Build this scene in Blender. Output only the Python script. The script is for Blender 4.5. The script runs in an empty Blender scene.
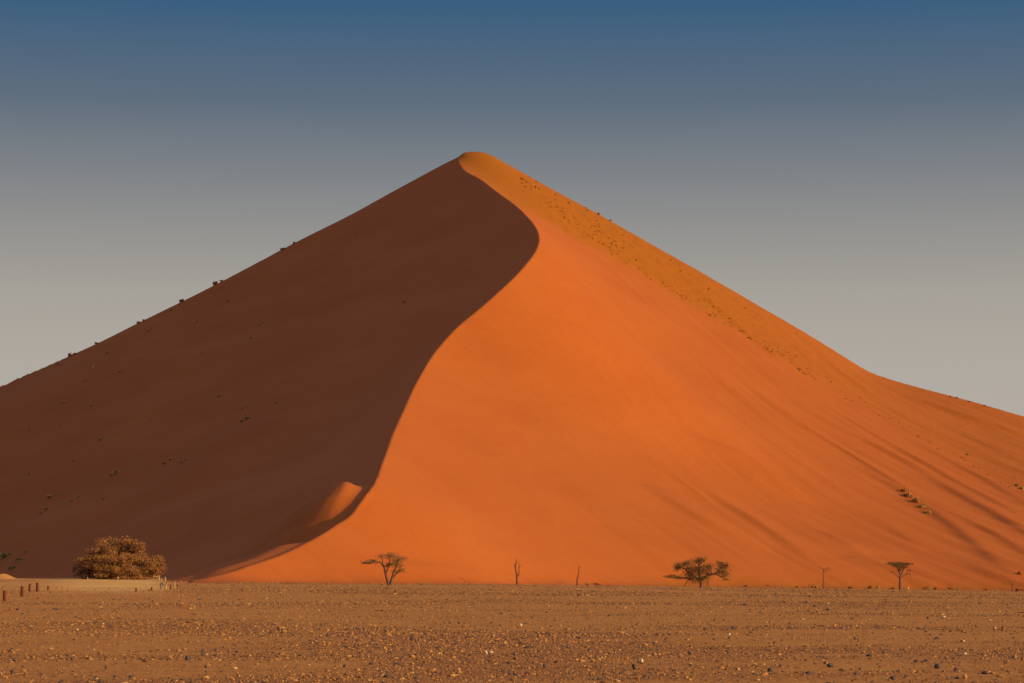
import bpy, math, random
import numpy as np
from mathutils import Vector

random.seed(11)
rng = np.random.default_rng(7)
R = math.radians
scene = bpy.context.scene
col = scene.collection

# ------------------------------------------------------------------ camera
FPX = 2418.0                 # focal length in pixels of a 1024 px wide picture (85 mm on a 36 mm sensor)
CAMZ = 1.69
PITCH = math.atan((575.0 - 341.5) / FPX)
cam_d = bpy.data.cameras.new("camera")
cam_d.lens = FPX / 1024.0 * 36.0
cam_d.sensor_width = 36.0
cam_d.clip_end = 20000
cam_d.clip_start = 0.5
cam = bpy.data.objects.new("camera", cam_d)
col.objects.link(cam)
cam.location = (0, 0, CAMZ)
cam.rotation_euler = (R(90) + PITCH, 0, 0)
scene.camera = cam

def ray(px, py):
    dx, dz = (px - 512.0) / FPX, (341.5 - py) / FPX
    y = math.cos(PITCH) - math.sin(PITCH) * dz
    z = math.sin(PITCH) + math.cos(PITCH) * dz
    return dx / y, z / y                       # x and z gained per metre of depth

def at(px, py, Y):
    u, w = ray(px, py)
    return np.array([u * Y, Y, CAMZ + w * Y])

# ------------------------------------------------------------------ light
SUN_AZ, SUN_EL, EXPO = 22.0, 13.5, 1.0          # azimuth from +x (right) towards the camera
sx, sy, sz = (math.cos(R(SUN_EL)) * math.cos(R(SUN_AZ)), -math.cos(R(SUN_EL)) * math.sin(R(SUN_AZ)), math.sin(R(SUN_EL)))
sd = bpy.data.lights.new("sun", "SUN")
sd.energy = 2.55
sd.angle = R(0.55)
sd.color = (1.0, 0.815, 0.43)
sun = bpy.data.objects.new("sun", sd)
col.objects.link(sun)
sun.rotation_euler = Vector((sx, sy, sz)).to_track_quat('Z', 'Y').to_euler()
sun.location = (200, -100, 100)

def s2l(c):
    return tuple((v / 255 / 12.92) if v / 255 <= 0.04045 else ((v / 255 + 0.055) / 1.055) ** 2.4 for v in c)

W = bpy.data.worlds.new("World")
scene.world = W
W.use_nodes = True
nt = W.node_tree
nt.nodes.clear()
N = nt.nodes.new
out = N("ShaderNodeOutputWorld"); bg = N("ShaderNodeBackground")
bg.inputs["Strength"].default_value = 0.1
sky = N("ShaderNodeTexSky"); sky.sky_type = 'NISHITA'; sky.sun_disc = False
sky.sun_elevation = R(SUN_EL)
sky.sun_rotation = math.atan2(sx, sy)
sky.dust_density = 2.0
tc = N("ShaderNodeTexCoord"); sep = N("ShaderNodeSeparateXYZ"); rmp = N("ShaderNodeValToRGB")
mul = N("ShaderNodeMath"); mul.operation = 'MULTIPLY'; mul.inputs[1].default_value = 2.0
nt.links.new(tc.outputs["Generated"], sep.inputs[0])
nt.links.new(sep.outputs["Z"], mul.inputs[0])
nt.links.new(mul.outputs[0], rmp.inputs[0])
K = 1.0 / (2 ** EXPO) / 0.1
stops = [(0.0, (186, 174, 164)), (0.062, (179, 171, 162)), (0.085, (176, 169, 160)), (0.113, (167, 162, 153)),
         (0.153, (137, 138, 139)), (0.193, (95, 110, 126)), (0.232, (58, 95, 128)), (0.32, (42, 82, 120))]
els = rmp.color_ramp.elements
while len(els) < len(stops): els.new(0.5)
for e, (p, c) in zip(els, stops):
    e.position = p * 2.0
    e.color = (*s2l(c), 1)
sc1 = N("ShaderNodeVectorMath"); sc1.operation = 'SCALE'; sc1.inputs["Scale"].default_value = K
nt.links.new(rmp.outputs[0], sc1.inputs[0])
sm = N("ShaderNodeMapRange"); sm.interpolation_type = 'SMOOTHSTEP'
sm.inputs["From Min"].default_value = 0.26; sm.inputs["From Max"].default_value = 0.6
nt.links.new(sep.outputs["Z"], sm.inputs[0])
mx = N("ShaderNodeMix"); mx.data_type = 'RGBA'
nt.links.new(sm.outputs[0], mx.inputs["Factor"])
nt.links.new(sc1.outputs[0], mx.inputs["A"])
sc2 = N("ShaderNodeVectorMath"); sc2.operation = 'MULTIPLY'; sc2.inputs[1].default_value = (1.5, 1.43, 2.0)
nt.links.new(sky.outputs[0], sc2.inputs[0])
nt.links.new(sc2.outputs[0], mx.inputs["B"])
nt.links.new(mx.outputs["Result"], bg.inputs["Color"])
nt.links.new(bg.outputs[0], out.inputs[0])

scene.view_settings.view_transform = 'Standard'
scene.view_settings.look = 'None'
scene.view_settings.gamma = 1
scene.view_settings.use_curve_mapping = False
scene.view_settings.exposure = EXPO
scene.cycles.max_bounces = 6

# ------------------------------------------------------------------ helpers
def tag(o, label=None, cat=None, group=None, kind=None):
    if label: o["label"] = label
    if cat: o["category"] = cat
    if group: o["group"] = group
    if kind: o["kind"] = kind
    return o

def mesh_np(name, V, Fc, mat, smooth=False):
    """one mesh data block from a vertex array and an (n, k) face array"""
    V = np.asarray(V, np.float32); Fc = np.asarray(Fc, np.int32)
    me = bpy.data.meshes.new(name)
    n, k = Fc.shape
    me.vertices.add(len(V)); me.vertices.foreach_set("co", V.ravel())
    me.loops.add(n * k); me.loops.foreach_set("vertex_index", Fc.ravel())
    me.polygons.add(n)
    me.polygons.foreach_set("loop_start", np.arange(0, n * k, k, dtype=np.int32))
    me.polygons.foreach_set("use_smooth", np.full(n, smooth, dtype=bool))
    me.update(calc_edges=True)
    me.materials.append(mat)
    return me

def link(name, me, parent=None, loc=(0, 0, 0), rz=0.0, scale=None):
    o = bpy.data.objects.new(name, me)
    col.objects.link(o)
    o.location = loc
    o.rotation_euler = (0, 0, rz)
    if scale: o.scale = scale
    if parent: o.parent = parent
    return o

def empty(name, loc):
    o = bpy.data.objects.new(name, None)
    col.objects.link(o)
    o.location = loc
    return o

def vnoise(x, y, seed=0):
    x = np.asarray(x, float); y = np.asarray(y, float)
    xi = np.floor(x).astype(np.int64); yi = np.floor(y).astype(np.int64)
    fx = x - xi; fy = y - yi
    fx = fx * fx * fx * (fx * (fx * 6 - 15) + 10); fy = fy * fy * fy * (fy * (fy * 6 - 15) + 10)
    def h(a, b):
        v = np.sin(a * 127.1 + b * 311.7 + seed * 74.7) * 43758.5453
        return v - np.floor(v)
    return ((h(xi, yi) * (1 - fx) + h(xi + 1, yi) * fx) * (1 - fy)
            + (h(xi, yi + 1) * (1 - fx) + h(xi + 1, yi + 1) * fx) * fy) * 2 - 1

def sstep(a, b, v):
    t = np.clip((v - a) / (b - a), 0, 1)
    return t * t * (3 - 2 * t)

# ------------------------------------------------------------------ materials
def material(name, rough=0.9, spec=0.1):
    m = bpy.data.materials.new(name); m.use_nodes = True
    b = m.node_tree.nodes["Principled BSDF"]
    b.inputs["Roughness"].default_value = rough
    b.inputs["Specular IOR Level"].default_value = spec
    return m, m.node_tree, b

def noise(t, scale, detail=4, rough=0.55, vec=None):
    n = t.nodes.new("ShaderNodeTexNoise")
    n.inputs["Scale"].default_value = scale; n.inputs["Detail"].default_value = detail
    n.inputs["Roughness"].default_value = rough
    if vec is not None: t.links.new(vec, n.inputs["Vector"])
    return n

def ramp(t, fac, stops, mode='LINEAR'):
    r = t.nodes.new("ShaderNodeValToRGB")
    r.color_ramp.interpolation = mode
    e = r.color_ramp.elements
    while len(e) < len(stops): e.new(0.5)
    for el, (p, c) in zip(e, stops):
        el.position = p; el.color = (*c, 1)
    t.links.new(fac, r.inputs[0])
    return r.outputs[0]

def mixc(t, fac, a, b, mode='MIX'):
    m = t.nodes.new("ShaderNodeMix"); m.data_type = 'RGBA'; m.blend_type = mode
    for s, v in (("Factor", fac), ("A", a), ("B", b)):
        if isinstance(v, (int, float)): m.inputs[s].default_value = v
        elif isinstance(v, tuple): m.inputs[s].default_value = (*v, 1)
        else: t.links.new(v, m.inputs[s])
    return m.outputs["Result"]

def scaled_pos(t, sc):
    g = t.nodes.new("ShaderNodeNewGeometry")
    v = t.nodes.new("ShaderNodeVectorMath"); v.operation = 'MULTIPLY'
    v.inputs[1].default_value = sc
    t.links.new(g.outputs["Position"], v.inputs[0])
    return v.outputs[0]

def attr(t, name):
    a = t.nodes.new("ShaderNodeAttribute"); a.attribute_name = name
    return a.outputs["Fac"]

def bump(t, b, h, strength, dist):
    n = t.nodes.new("ShaderNodeBump")
    n.inputs["Strength"].default_value = strength; n.inputs["Distance"].default_value = dist
    t.links.new(h, n.inputs["Height"]); t.links.new(n.outputs[0], b.inputs["Normal"])

# red dune sand; the grown-over shoulder is yellower sand ("grown" attribute)
M_SAND, t, b = material("red_sand", 0.95, 0.05)
p1 = scaled_pos(t, (0.03, 0.03, 0.09))
n1 = noise(t, 1.0, 5, 0.55, p1)
base = ramp(t, n1.outputs["Fac"], [(0.3, (0.365, 0.081, 0.0115)), (0.7, (0.405, 0.096, 0.0145))])
n2 = noise(t, 0.9, 6, 0.7, scaled_pos(t, (0.6, 0.6, 0.6)))
base = mixc(t, 0.16, base, ramp(t, n2.outputs["Fac"], [(0.35, (0.32, 0.066, 0.009)), (0.65, (0.44, 0.114, 0.0175))]))
n3 = noise(t, 2.0, 5, 0.75, scaled_pos(t, (1.0, 1.0, 1.0)))
grown = ramp(t, n3.outputs["Fac"], [(0.35, (0.285, 0.074, 0.004)), (0.6, (0.36, 0.1, 0.006))])
base = mixc(t, attr(t, "grown"), base, grown)
t.links.new(base, b.inputs["Base Color"])
nb = noise(t, 1.6, 8, 0.65, scaled_pos(t, (1.0, 1.0, 1.0)))
bump(t, b, nb.outputs["Fac"], 0.35, 0.12)

# stony plain
M_GROUND, t, b = material("stony_plain_soil", 0.95, 0.05)
pg = scaled_pos(t, (1.0, 0.35, 1.0))
g1 = noise(t, 0.35, 6, 0.6, pg)
c = ramp(t, g1.outputs["Fac"], [(0.3, (0.46, 0.156, 0.026)), (0.7, (0.56, 0.205, 0.039))])
g2 = noise(t, 9.0, 4, 0.7, scaled_pos(t, (1.0, 0.25, 1.0)))
c = mixc(t, 0.5, c, ramp(t, g2.outputs["Fac"], [(0.36, (0.28, 0.091, 0.018)), (0.5, (0.5, 0.178, 0.032)), (0.66, (0.6, 0.24, 0.052))]))
pale = ramp(t, noise(t, 0.15, 5, 0.6, pg).outputs["Fac"], [(0.3, (0.76, 0.34, 0.075)), (0.7, (0.85, 0.42, 0.1))])
c = mixc(t, attr(t, "pale"), c, pale)
fine_ = mixc(t, 0.72, c, ramp(t, noise(t, 14.0, 3, 0.8, scaled_pos(t, (1.0, 0.3, 1.0))).outputs["Fac"], [(0.38, (0.22, 0.075, 0.02)), (0.55, (0.38, 0.13, 0.028)), (0.68, (0.49, 0.183, 0.042))]))
c = mixc(t, attr(t, "stony"), c, fine_)
t.links.new(c, b.inputs["Base Color"])
bump(t, b, noise(t, 7.0, 6, 0.7, scaled_pos(t, (1, 1, 1))).outputs["Fac"], 0.9, 0.09)

def island_mat(name, stops, rough=0.85, mode='CONSTANT', spec=0.15, nz=0.0):
    m, t, b = material(name, rough, spec)
    g = t.nodes.new("ShaderNodeNewGeometry")
    c = ramp(t, g.outputs["Random Per Island"], stops, mode)
    if nz:
        n = noise(t, nz, 4, 0.6, scaled_pos(t, (1, 1, 1)))
        c = mixc(t, 0.55, c, ramp(t, n.outputs["Fac"], [(0.3, (0.35, 0.35, 0.35)), (0.7, (1.0, 1.0, 1.0))]), 'MULTIPLY')
    t.links.new(c, b.inputs["Base Color"])
    return m

M_GRAVEL = island_mat("gravel_stones", [(0.0, (0.095, 0.056, 0.036)), (0.17, (0.19, 0.078, 0.026)), (0.38, (0.3, 0.118, 0.028)), (0.6, (0.4, 0.157, 0.031)),
                                        (0.86, (0.47, 0.2, 0.042)), (0.955, (0.48, 0.17, 0.03)), (0.98, (0.58, 0.31, 0.09))])
def plain(name, c1, c2, sc, rough=0.85):
    m, t, b = material(name, rough, 0.2)
    tcn = t.nodes.new("ShaderNodeTexCoord")
    n = noise(t, sc, 6, 0.65, tcn.outputs["Object"])
    t.links.new(ramp(t, n.outputs["Fac"], [(0.32, c1), (0.68, c2)]), b.inputs["Base Color"])
    bump(t, b, n.outputs["Fac"], 0.5, 0.02)
    return m
M_STONE = {"dark": plain("dark_stone", (0.055, 0.036, 0.028), (0.13, 0.08, 0.05), 14),
           "brown": plain("brown_stone", (0.13, 0.065, 0.035), (0.22, 0.11, 0.055), 14),
           "pale": plain("pale_stone", (0.6, 0.38, 0.16), (0.8, 0.56, 0.28), 14),
           "orange": plain("orange_stone", (0.5, 0.19, 0.05), (0.62, 0.27, 0.08), 14)}
M_POST = plain("red_brown_timber", (0.1, 0.022, 0.01), (0.2, 0.048, 0.018), 9)
M_PALEPOST = plain("weathered_pale_timber", (0.36, 0.2, 0.06), (0.52, 0.31, 0.11), 9)
M_BOARD = plain("grey_board_paint", (0.1, 0.085, 0.085), (0.15, 0.12, 0.12), 9)
M_BARK = plain("acacia_bark", (0.1, 0.045, 0.022), (0.19, 0.09, 0.045), 6)
M_DEAD = plain("dead_wood", (0.12, 0.042, 0.018), (0.2, 0.075, 0.03), 6)
M_GOLD = island_mat("dry_golden_leaves", [(0.0, (0.22, 0.085, 0.02)), (0.3, (0.32, 0.128, 0.03)), (0.65, (0.4, 0.165, 0.04)), (0.9, (0.48, 0.21, 0.055))])
M_OLIVE = island_mat("olive_acacia_leaves", [(0.0, (0.14, 0.064, 0.017)), (0.35, (0.2, 0.098, 0.024)), (0.7, (0.26, 0.13, 0.03)), (0.93, (0.33, 0.17, 0.04))])
M_GREY = island_mat("sparse_grey_leaves", [(0.0, (0.2, 0.09, 0.025)), (0.4, (0.27, 0.125, 0.035)), (0.8, (0.34, 0.165, 0.045))])
M_TUFT = island_mat("yellow_olive_grass", [(0.0, (0.32, 0.18, 0.04)), (0.4, (0.46, 0.27, 0.065)), (0.8, (0.58, 0.35, 0.09))])
M_DTUFT = island_mat("dark_brown_grass", [(0.0, (0.3, 0.1, 0.014)), (0.5, (0.4, 0.14, 0.02)), (0.85, (0.48, 0.18, 0.028))])
M_GREEN = island_mat("green_shrub_leaves", [(0.0, (0.27, 0.23, 0.065)), (0.5, (0.35, 0.29, 0.085)), (0.85, (0.42, 0.34, 0.11))])

# ------------------------------------------------------------------ the plain
PLX = [-400, -84, -40, -25, -14, 2.5, 12.6, 29, 47, 66, 91, 400]
PLZ = [1.55, 1.4, 1.22, 0.97, 0.79, 0.46, 0.25, -0.09, -0.43, -0.74, -1.15, -2.6]
def plain_z(x, y):
    """the plain: nearly level, rising a little to the left towards the dune"""
    y = np.asarray(y, float)
    return np.interp(x, PLX, PLZ) * sstep(20, 330, y) * (1 - 0.3 * sstep(292, 345, y) * sstep(-46, -54, x))

def ground_z(x, y):
    x = np.asarray(x, float); y = np.asarray(y, float)
    z = plain_z(x, y)
    near = sstep(600, 380, y)
    z = z + near * (0.05 * vnoise(x / 22, y / 9.0, 3) + 0.036 * vnoise(x / 6, y / 3.1, 5) + 0.012 * vnoise(x / 1.7, y / 1.3, 8))
    z = z + 0.75 * np.exp(-(((x + 59.6) / 0.9) ** 2 + ((y - 284) / 3.0) ** 2))      # small heap by the road
    return z

def ground_at(px, py):
    u, w = ray(px, py)
    a, b_ = 20.0, 3000.0
    for _ in range(60):
        m = 0.5 * (a + b_)
        if CAMZ + w * m - float(plain_z(u * m, m)) > 0: a = m
        else: b_ = m
    return np.array([u * a, a, float(ground_z(u * a, a))])

def axis(fine0, fine1, step, lo, hi, grow=1.35):
    a = list(np.arange(fine0, fine1 + 1e-6, step))
    s = step
    while a[-1] < hi: s *= grow; a.append(a[-1] + s)
    s = step; pre = [a[0]]
    while pre[-1] > lo: s *= grow; pre.append(pre[-1] - s)
    return np.array(pre[:0:-1] + a)

def grid_faces(nx, ny):
    i = np.arange(nx * ny).reshape(ny, nx)
    return np.stack([i[:-1, :-1], i[:-1, 1:], i[1:, 1:], i[1:, :-1]], -1).reshape(-1, 4)

def density(u, D):
    """stony and bare bands across the plain, 0..1"""
    ld = np.log(D)
    b1 = vnoise(u * 7, ld * 11, 51); b2 = vnoise(u * 22, ld * 30, 52); b3 = vnoise(u * 60, ld * 60, 53)
    d = 0.5 + 0.9 * b1 + 0.55 * b2 + 0.3 * b3
    for Dc, wd in ((63, .035), (95, .05), (150, .07)): d = d - 0.5 * np.exp(-((ld - math.log(Dc)) / wd) ** 2)
    left = sstep(-.10, -.16, u)
    return np.clip(d - 0.3 * left, 0.14, 1.2)
gx = axis(-120, 120, 0.8, -5000, 5000)
gy1 = np.arange(20, 140, 0.5); gy2 = np.arange(140, 440, 1.0)
gy = np.concatenate([[-4000, -1500, -500, -200, -80, -30, -10, 0, 7, 14], gy1, gy2, axis(440, 460, 2, 440, 6000)])
X, Y = np.meshgrid(gx, gy)
Z = ground_z(X, Y)
me = mesh_np("gravel_plain", np.stack([X, Y, Z], -1).reshape(-1, 3), grid_faces(len(gx), len(gy)), M_GROUND, True)
# pale dusty track on the left, in front of the big tree
wob = 6 * vnoise(X / 25, Y / 25, 21)
trk = sstep(162, 190, Y + 1.5 * wob) * sstep(430, 400, Y) * sstep(-0.135, -0.15, X / np.maximum(Y, 1) + 0.004 * vnoise(Y / 20, X / 20, 4))
trk = trk * (0.75 + 0.25 * vnoise(X / 30, Y / 14, 33)) * (0.3 + 0.7 * sstep(-0.2, -0.175, X / np.maximum(Y, 1)))
a = me.attributes.new("pale", 'FLOAT', 'POINT'); a.data.foreach_set("value", np.clip(trk, 0, 1).ravel().astype(np.float32))
st_ = np.where(Y > 15, density(X / np.maximum(Y, 15), np.maximum(Y, 15)), 0.4) * (1 - np.clip(trk, 0, 1))
a = me.attributes.new("stony", 'FLOAT', 'POINT'); a.data.foreach_set("value", np.clip(st_, 0, 1).ravel().astype(np.float32))
tag(link("gravel_plain", me), "stony brown gravel plain in front of the dune", "ground", kind="structure")

# ------------------------------------------------------------------ the dune
def catmull(P, n=10):
    P = np.array(P, float); o = []
    Q = np.vstack([2 * P[0] - P[1], P, 2 * P[-1] - P[-2]])
    for i in range(1, len(Q) - 2):
        p0, p1, p2, p3 = Q[i - 1], Q[i], Q[i + 1], Q[i + 2]
        for k in range(n):
            s = k / n
            o.append(0.5 * (2 * p1 + (p2 - p0) * s + (2 * p0 - 5 * p1 + 4 * p2 - p3) * s * s + (3 * p1 - p0 - 3 * p2 + p3) * s ** 3))
    o.append(P[-1])
    return np.array(o)

A_ = at(458, 156.5, 640.0); L_ = at(0, 386, 690.0); F_ = at(212, 578, 306.0)
nrm = np.cross(L_ - A_, F_ - A_); nrm /= nrm[2]
DIP = 12.0
def left_plane(x, y):
    tt = np.clip((np.asarray(y, float) - F_[1]) / (A_[1] - F_[1]), 0, 1)
    return A_[2] - nrm[0] * (x - A_[0]) - nrm[1] * (y - A_[1]) - DIP * np.sin(np.pi * tt)
def on_plane(px, py):
    u, w = ray(px, py)
    a, b_ = 268.0, 1500.0                     # first crossing from the near side
    for _ in range(60):
        m = 0.5 * (a + b_)
        if left_plane(u * m, m) > CAMZ + w * m: b_ = m
        else: a = m
    return at(px, py, a)

crest_px = catmull([(458, 156.5), (459.5, 162), (463, 168), (470, 173), (480, 178), (488.5, 184.5), (502, 194.5), (517, 205.5), (529, 217), (536.5, 227), (539.5, 237),
                    (537.5, 247), (530, 259), (515, 276), (500, 290), (479, 308.5), (458, 326), (437, 349), (424, 369), (414, 387), (405, 407),
                    (394, 431), (385, 456), (376, 479), (367.5, 496.5), (361, 505), (350, 513.5), (334, 525), (318, 536), (301, 545.5), (277, 556), (247, 566), (229, 571.5), (214, 576), (202, 578.8), (190, 580.6)], 8)
crest = np.array([on_plane(*p) for p in crest_px])
TAIL_PY, TAIL_Y = 488.0, 252.0
k0 = int(np.argmin(np.abs(crest_px[:, 1] - TAIL_PY))); Yk = crest[k0, 1]
for i in range(k0, len(crest)):                        # the low tail runs out towards the plain
    f_ = np.clip((crest_px[i, 1] - TAIL_PY) / (580.6 - TAIL_PY), 0, 1) ** 1.4
    crest[i] = at(crest_px[i, 0], crest_px[i, 1], Yk + (TAIL_Y - Yk) * f_)
tail = crest[k0::3]
tail_d = tail[:, 2] - left_plane(tail[:, 0], tail[:, 1])
def left_surf(x, y):
    z = left_plane(x, y)
    m = (y < Yk + 5) & (x < 0) & (x > -75)
    if np.any(m):
        best = np.full(int(np.sum(m)), 1e9); dl = np.zeros_like(best); cz = np.zeros_like(best); xm, ym = x[m], y[m]
        for i in range(len(tail) - 1):
            ex, ey = tail[i + 1, :2] - tail[i, :2]
            tt = np.clip(((xm - tail[i, 0]) * ex + (ym - tail[i, 1]) * ey) / (ex * ex + ey * ey), 0, 1)
            d = np.hypot(xm - tail[i, 0] - tt * ex, ym - tail[i, 1] - tt * ey)
            k = d < best
            best = np.where(k, d, best); dl = np.where(k, tail_d[i] + (tail_d[i + 1] - tail_d[i]) * tt, dl)
            cz = np.where(k, tail[i, 2] + (tail[i + 1, 2] - tail[i, 2]) * tt, cz)
        # a gently sloping ledge along the low tail, just under its edge, running into the slip face
        w_ = sstep(0.1, 3.9, dl) * (1 - 0.45 * sstep(8.5, 11.8, dl))
        led = cz - 0.25 * (1 - np.exp(-(best / 0.9) ** 2)) - (1.0 - 0.9 * w_) * best - 0.011 * best ** 2 + 0.42 * w_ * sstep(11.6, 8.0, dl) * np.exp(-((best - 3.2) / 2.0) ** 2)
        pl_ = z[m]
        k_s = 0.25
        z[m] = np.where(best < 40, pl_ + sstep(0.1, 1.2, dl) * k_s * np.logaddexp(0, (led - pl_) / k_s), pl_)
    return z
CL = np.vstack([[crest[0, 0] - 2, 1e4], crest[:, :2], [crest[-1, 0] + 0.5, crest[-1, 1] - 3], [crest[-1, 0] + 3, -1e4]])
def right_side(x, y):
    """which points of the plan lie to the right of the crest line"""
    c = np.zeros(np.shape(x), bool)
    for (x0, y0), (x1, y1) in zip(CL[:-1], CL[1:]):
        lo, hi = min(y0, y1), max(y0, y1)
        m = (y >= lo) & (y < hi)
        if not np.any(m): continue
        c ^= m & (x0 + (y - y0) * (x1 - x0) / (y1 - y0) < x)
    return c

skyl = [(0, 386), (50, 364), (100, 341.5), (140, 321.5), (200, 292), (250, 266), (300, 239.5), (350, 214.5), (400, 187), (440, 165.5), (458, 156.5)]
skyr = [(462, 153.2), (467, 151.6), (474, 151), (482, 151.6), (490, 154), (500, 159.5), (540, 182), (600, 214.5), (660, 248.5), (700, 271), (750, 300), (800, 329), (840, 353.5),
        (868, 370.5), (885, 377), (910, 384.5), (940, 392.5), (970, 400.5), (1000, 409), (1024, 416)]
ridge_l = np.array([on_plane(*p) for p in skyl])
ridge_r = np.array([at(px, py, 640 + 14 * math.sin(min(1, (px - 458) / 560) * math.pi)) for px, py in skyr])
ext_l = np.array([(-420, 775, -6), (-340, 758, 4), (-280, 741, 16), (-225, 721, 30), (-185, 706, 41.5)])
ext_r = np.array([(170, 634, 34.5), (215, 628, 24), (275, 620, 13), (345, 612, 4.5), (430, 600, -3), (520, 590, -10)])
ridge = np.vstack([ext_l, ridge_l, ridge_r, ext_r])
ridge = ridge[np.argsort(ridge[:, 0])]

SAG = 0.05
foot = []
for px, Yf in [(190, 249), (212, 249.5), (230, 254), (262, 261), (300, 268), (350, 276), (400, 286), (460, 302), (530, 324), (600, 345), (680, 368), (760, 386), (840, 402), (920, 415), (1000, 427), (1070, 435)]:
    x = (px - 512) / FPX * Yf
    foot.append((x, Yf, float(plain_z(x, Yf))))
foot += [(135, 448, -1.6), (190, 468, -2.2), (270, 500, -3), (360, 545, -4)]
mids = []
for px, py, Yr, Yf in [(600, 214.5, 649, 347), (660, 248.5, 652, 367), (720, 283, 653, 378), (790, 323, 653, 392), (868, 370.5, 651, 407), (940, 392.5, 647, 418), (1024, 416, 640, 430)]:
    p = at(px, py, Yr); q = np.array([(px - 512) / FPX * Yf, Yf, 0.0]); q[2] = float(plain_z(q[0], q[1]))
    for tt in ((0.15, 0.35, 0.6, 0.85) if px > 640 else (0.6, 0.85)):
        m_ = q + (p - q) * tt; m_[2] -= SAG * p[2] * math.sin(math.pi * tt)
        mids.append(m_)
mids += [(185, 560, 17.0), (185, 500, 6.0), (230, 570, 12.0), (300, 570, 4.0)]
cons = np.vstack([np.array(mids), crest[:-3:6], crest[-1:], ridge_r, ext_r[:5], np.array(foot)])

def tps_fit(P):
    x = P[:, :2] / 100.0
    d2 = ((x[:, None] - x[None]) ** 2).sum(-1)
    Kt = 0.5 * d2 * np.log(d2 + 1e-12) + np.diag(np.where(np.arange(len(x)) < len(mids) - 4, 0.06, 1e-5))
    Pm = np.hstack([np.ones((len(x), 1)), x])
    A = np.block([[Kt, Pm], [Pm.T, np.zeros((3, 3))]])
    s = np.linalg.solve(A, np.concatenate([P[:, 2], np.zeros(3)]))
    return x, s
TX, TS = tps_fit(cons)
def right_surf(x, y):
    sh = np.shape(x); q = np.stack([np.ravel(x), np.ravel(y)], -1) / 100.0
    o = np.empty(len(q))
    for i in range(0, len(q), 40000):
        c = q[i:i + 40000]
        d2 = ((c[:, None] - TX[None]) ** 2).sum(-1)
        o[i:i + 40000] = (0.5 * d2 * np.log(d2 + 1e-12)) @ TS[:-3] + TS[-3] + c @ TS[-2:]
    return o.reshape(sh)

ridge_d = catmull(ridge, 6); ridge_d = ridge_d[np.argsort(ridge_d[:, 0])]
def base_h(x, y):
    x = np.asarray(x, float); y = np.asarray(y, float)
    rt = right_side(x, y)
    h = np.where(rt, right_surf(x, y), left_surf(x, y))
    yr = np.interp(x, ridge_d[:, 0], ridge_d[:, 1]); zr = np.interp(x, ridge_d[:, 0], ridge_d[:, 2])
    back = zr - 0.55 * (y - yr)
    return np.where(y > yr, back, h), yr, rt

def march(px, py, hf, y0=235.0, y1=800.0):
    u, w = ray(px, py)
    Ys = np.arange(y0, y1, 0.5)
    hit = np.nonzero(hf(u * Ys, Ys) >= CAMZ + w * Ys)[0]
    if len(hit) == 0: return None
    Yh = Ys[hit[0]]
    return np.array([u * Yh, Yh, CAMZ + w * Yh])

# runnels and wind ridges of the lit face: steep little side away from the sun, gentle side towards it
streaks = [([(626, 453), (673, 473), (697, 491), (732, 511), (776, 541), (817, 564)], 2.0, 0.42),
           ([(640, 462), (668, 474), (694, 494), (710, 504)], 0.8, 0.14),
           ([(690, 432), (741, 459), (776, 476), (817, 505)], 2.2, 0.5),
           ([(760, 404), (790, 420), (820, 435), (849, 455), (893, 482), (905, 492)], 1.2, 0.42),
           ([(785, 398), (834, 429), (870, 445), (900, 460), (940, 480)], 2.0, 0.42),
           ([(774, 375), (824, 405), (873, 437), (913, 460), (948, 482), (990, 500), (1040, 528)], 1.6, 0.5),
           ([(860, 468), (890, 488), (933, 511), (971, 549), (1010, 572)], 2.6, 0.65),
           ([(915, 500), (961, 522), (1004, 544), (1040, 565)], 2.0, 0.5),
           ([(900, 462), (933, 480), (978, 506), (1024, 537), (1050, 550)], 2.2, 0.6),
           ([(770, 480), (800, 494), (830, 510)], 2.2, 0.38),
           ([(840, 505), (870, 518), (897, 534), (918, 548)], 2.4, 0.34),
           ([(815, 532), (835, 541), (862, 553)], 2.2, 0.25),
           ([(640, 484), (672, 505), (702, 523), (740, 542), (770, 552)], 2.4, 0.26),
           ([(575, 392), (610, 405), (640, 424)], 2.5, 0.16),
           ([(690, 325), (740, 350), (790, 378), (840, 405)], 3.0, 0.22),
           ([(640, 330), (700, 362), (750, 392)], 3.5, 0.16),
           ([(880, 428), (930, 452), (985, 482), (1040, 512)], 1.8, 0.4),
           ([(930, 420), (975, 440), (1040, 470)], 2.5, 0.25),
           ([(905, 395), (950, 412), (1000, 428), (1040, 440)], 2.2, 0.3),
           ([(820, 365), (860, 385), (910, 405), (960, 425)], 2.2, 0.16),
           ([(470, 540), (520, 552), (570, 562)], 3.0, 0.16),
           ([(372, 560), (420, 566), (478, 569)], 1.8, 0.3),
           ([(600, 520), (640, 540), (690, 562)], 3.0, 0.14),
           ([(500, 470), (540, 490), (580, 512)], 4.0, 0.12),
           ([(850, 556), (900, 572), (940, 580)], 2.5, 0.2),
           ([(960, 560), (990, 575), (1020, 584)], 2.0, 0.2)]
SUNH = np.array([math.cos(R(SUN_AZ)), -math.sin(R(SUN_AZ))])
STK = []
def bh(x, y): return base_h(x, y)[0]
for pts, wd, am in streaks:
    P = [march(px, py, bh) for px, py in catmull(pts, 4)]
    P = np.array([p for p in P if p is not None])[:, :2]
    q = np.linspace(0, 1, len(P))
    P = np.stack([np.polyval(np.polyfit(q, P[:, i], 2), q) for i in (0, 1)], -1)     # a smooth plan line
    ch = (P[-1] - P[0]) / np.hypot(*(P[-1] - P[0]))
    sa_ = abs(ch[0] * SUNH[1] - ch[1] * SUNH[0])
    if sa_ < 0.1: continue                         # would lie along the light
    STK.append((P, wd, am * min(2.2, max(1.0, 0.5 / sa_))))

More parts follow.
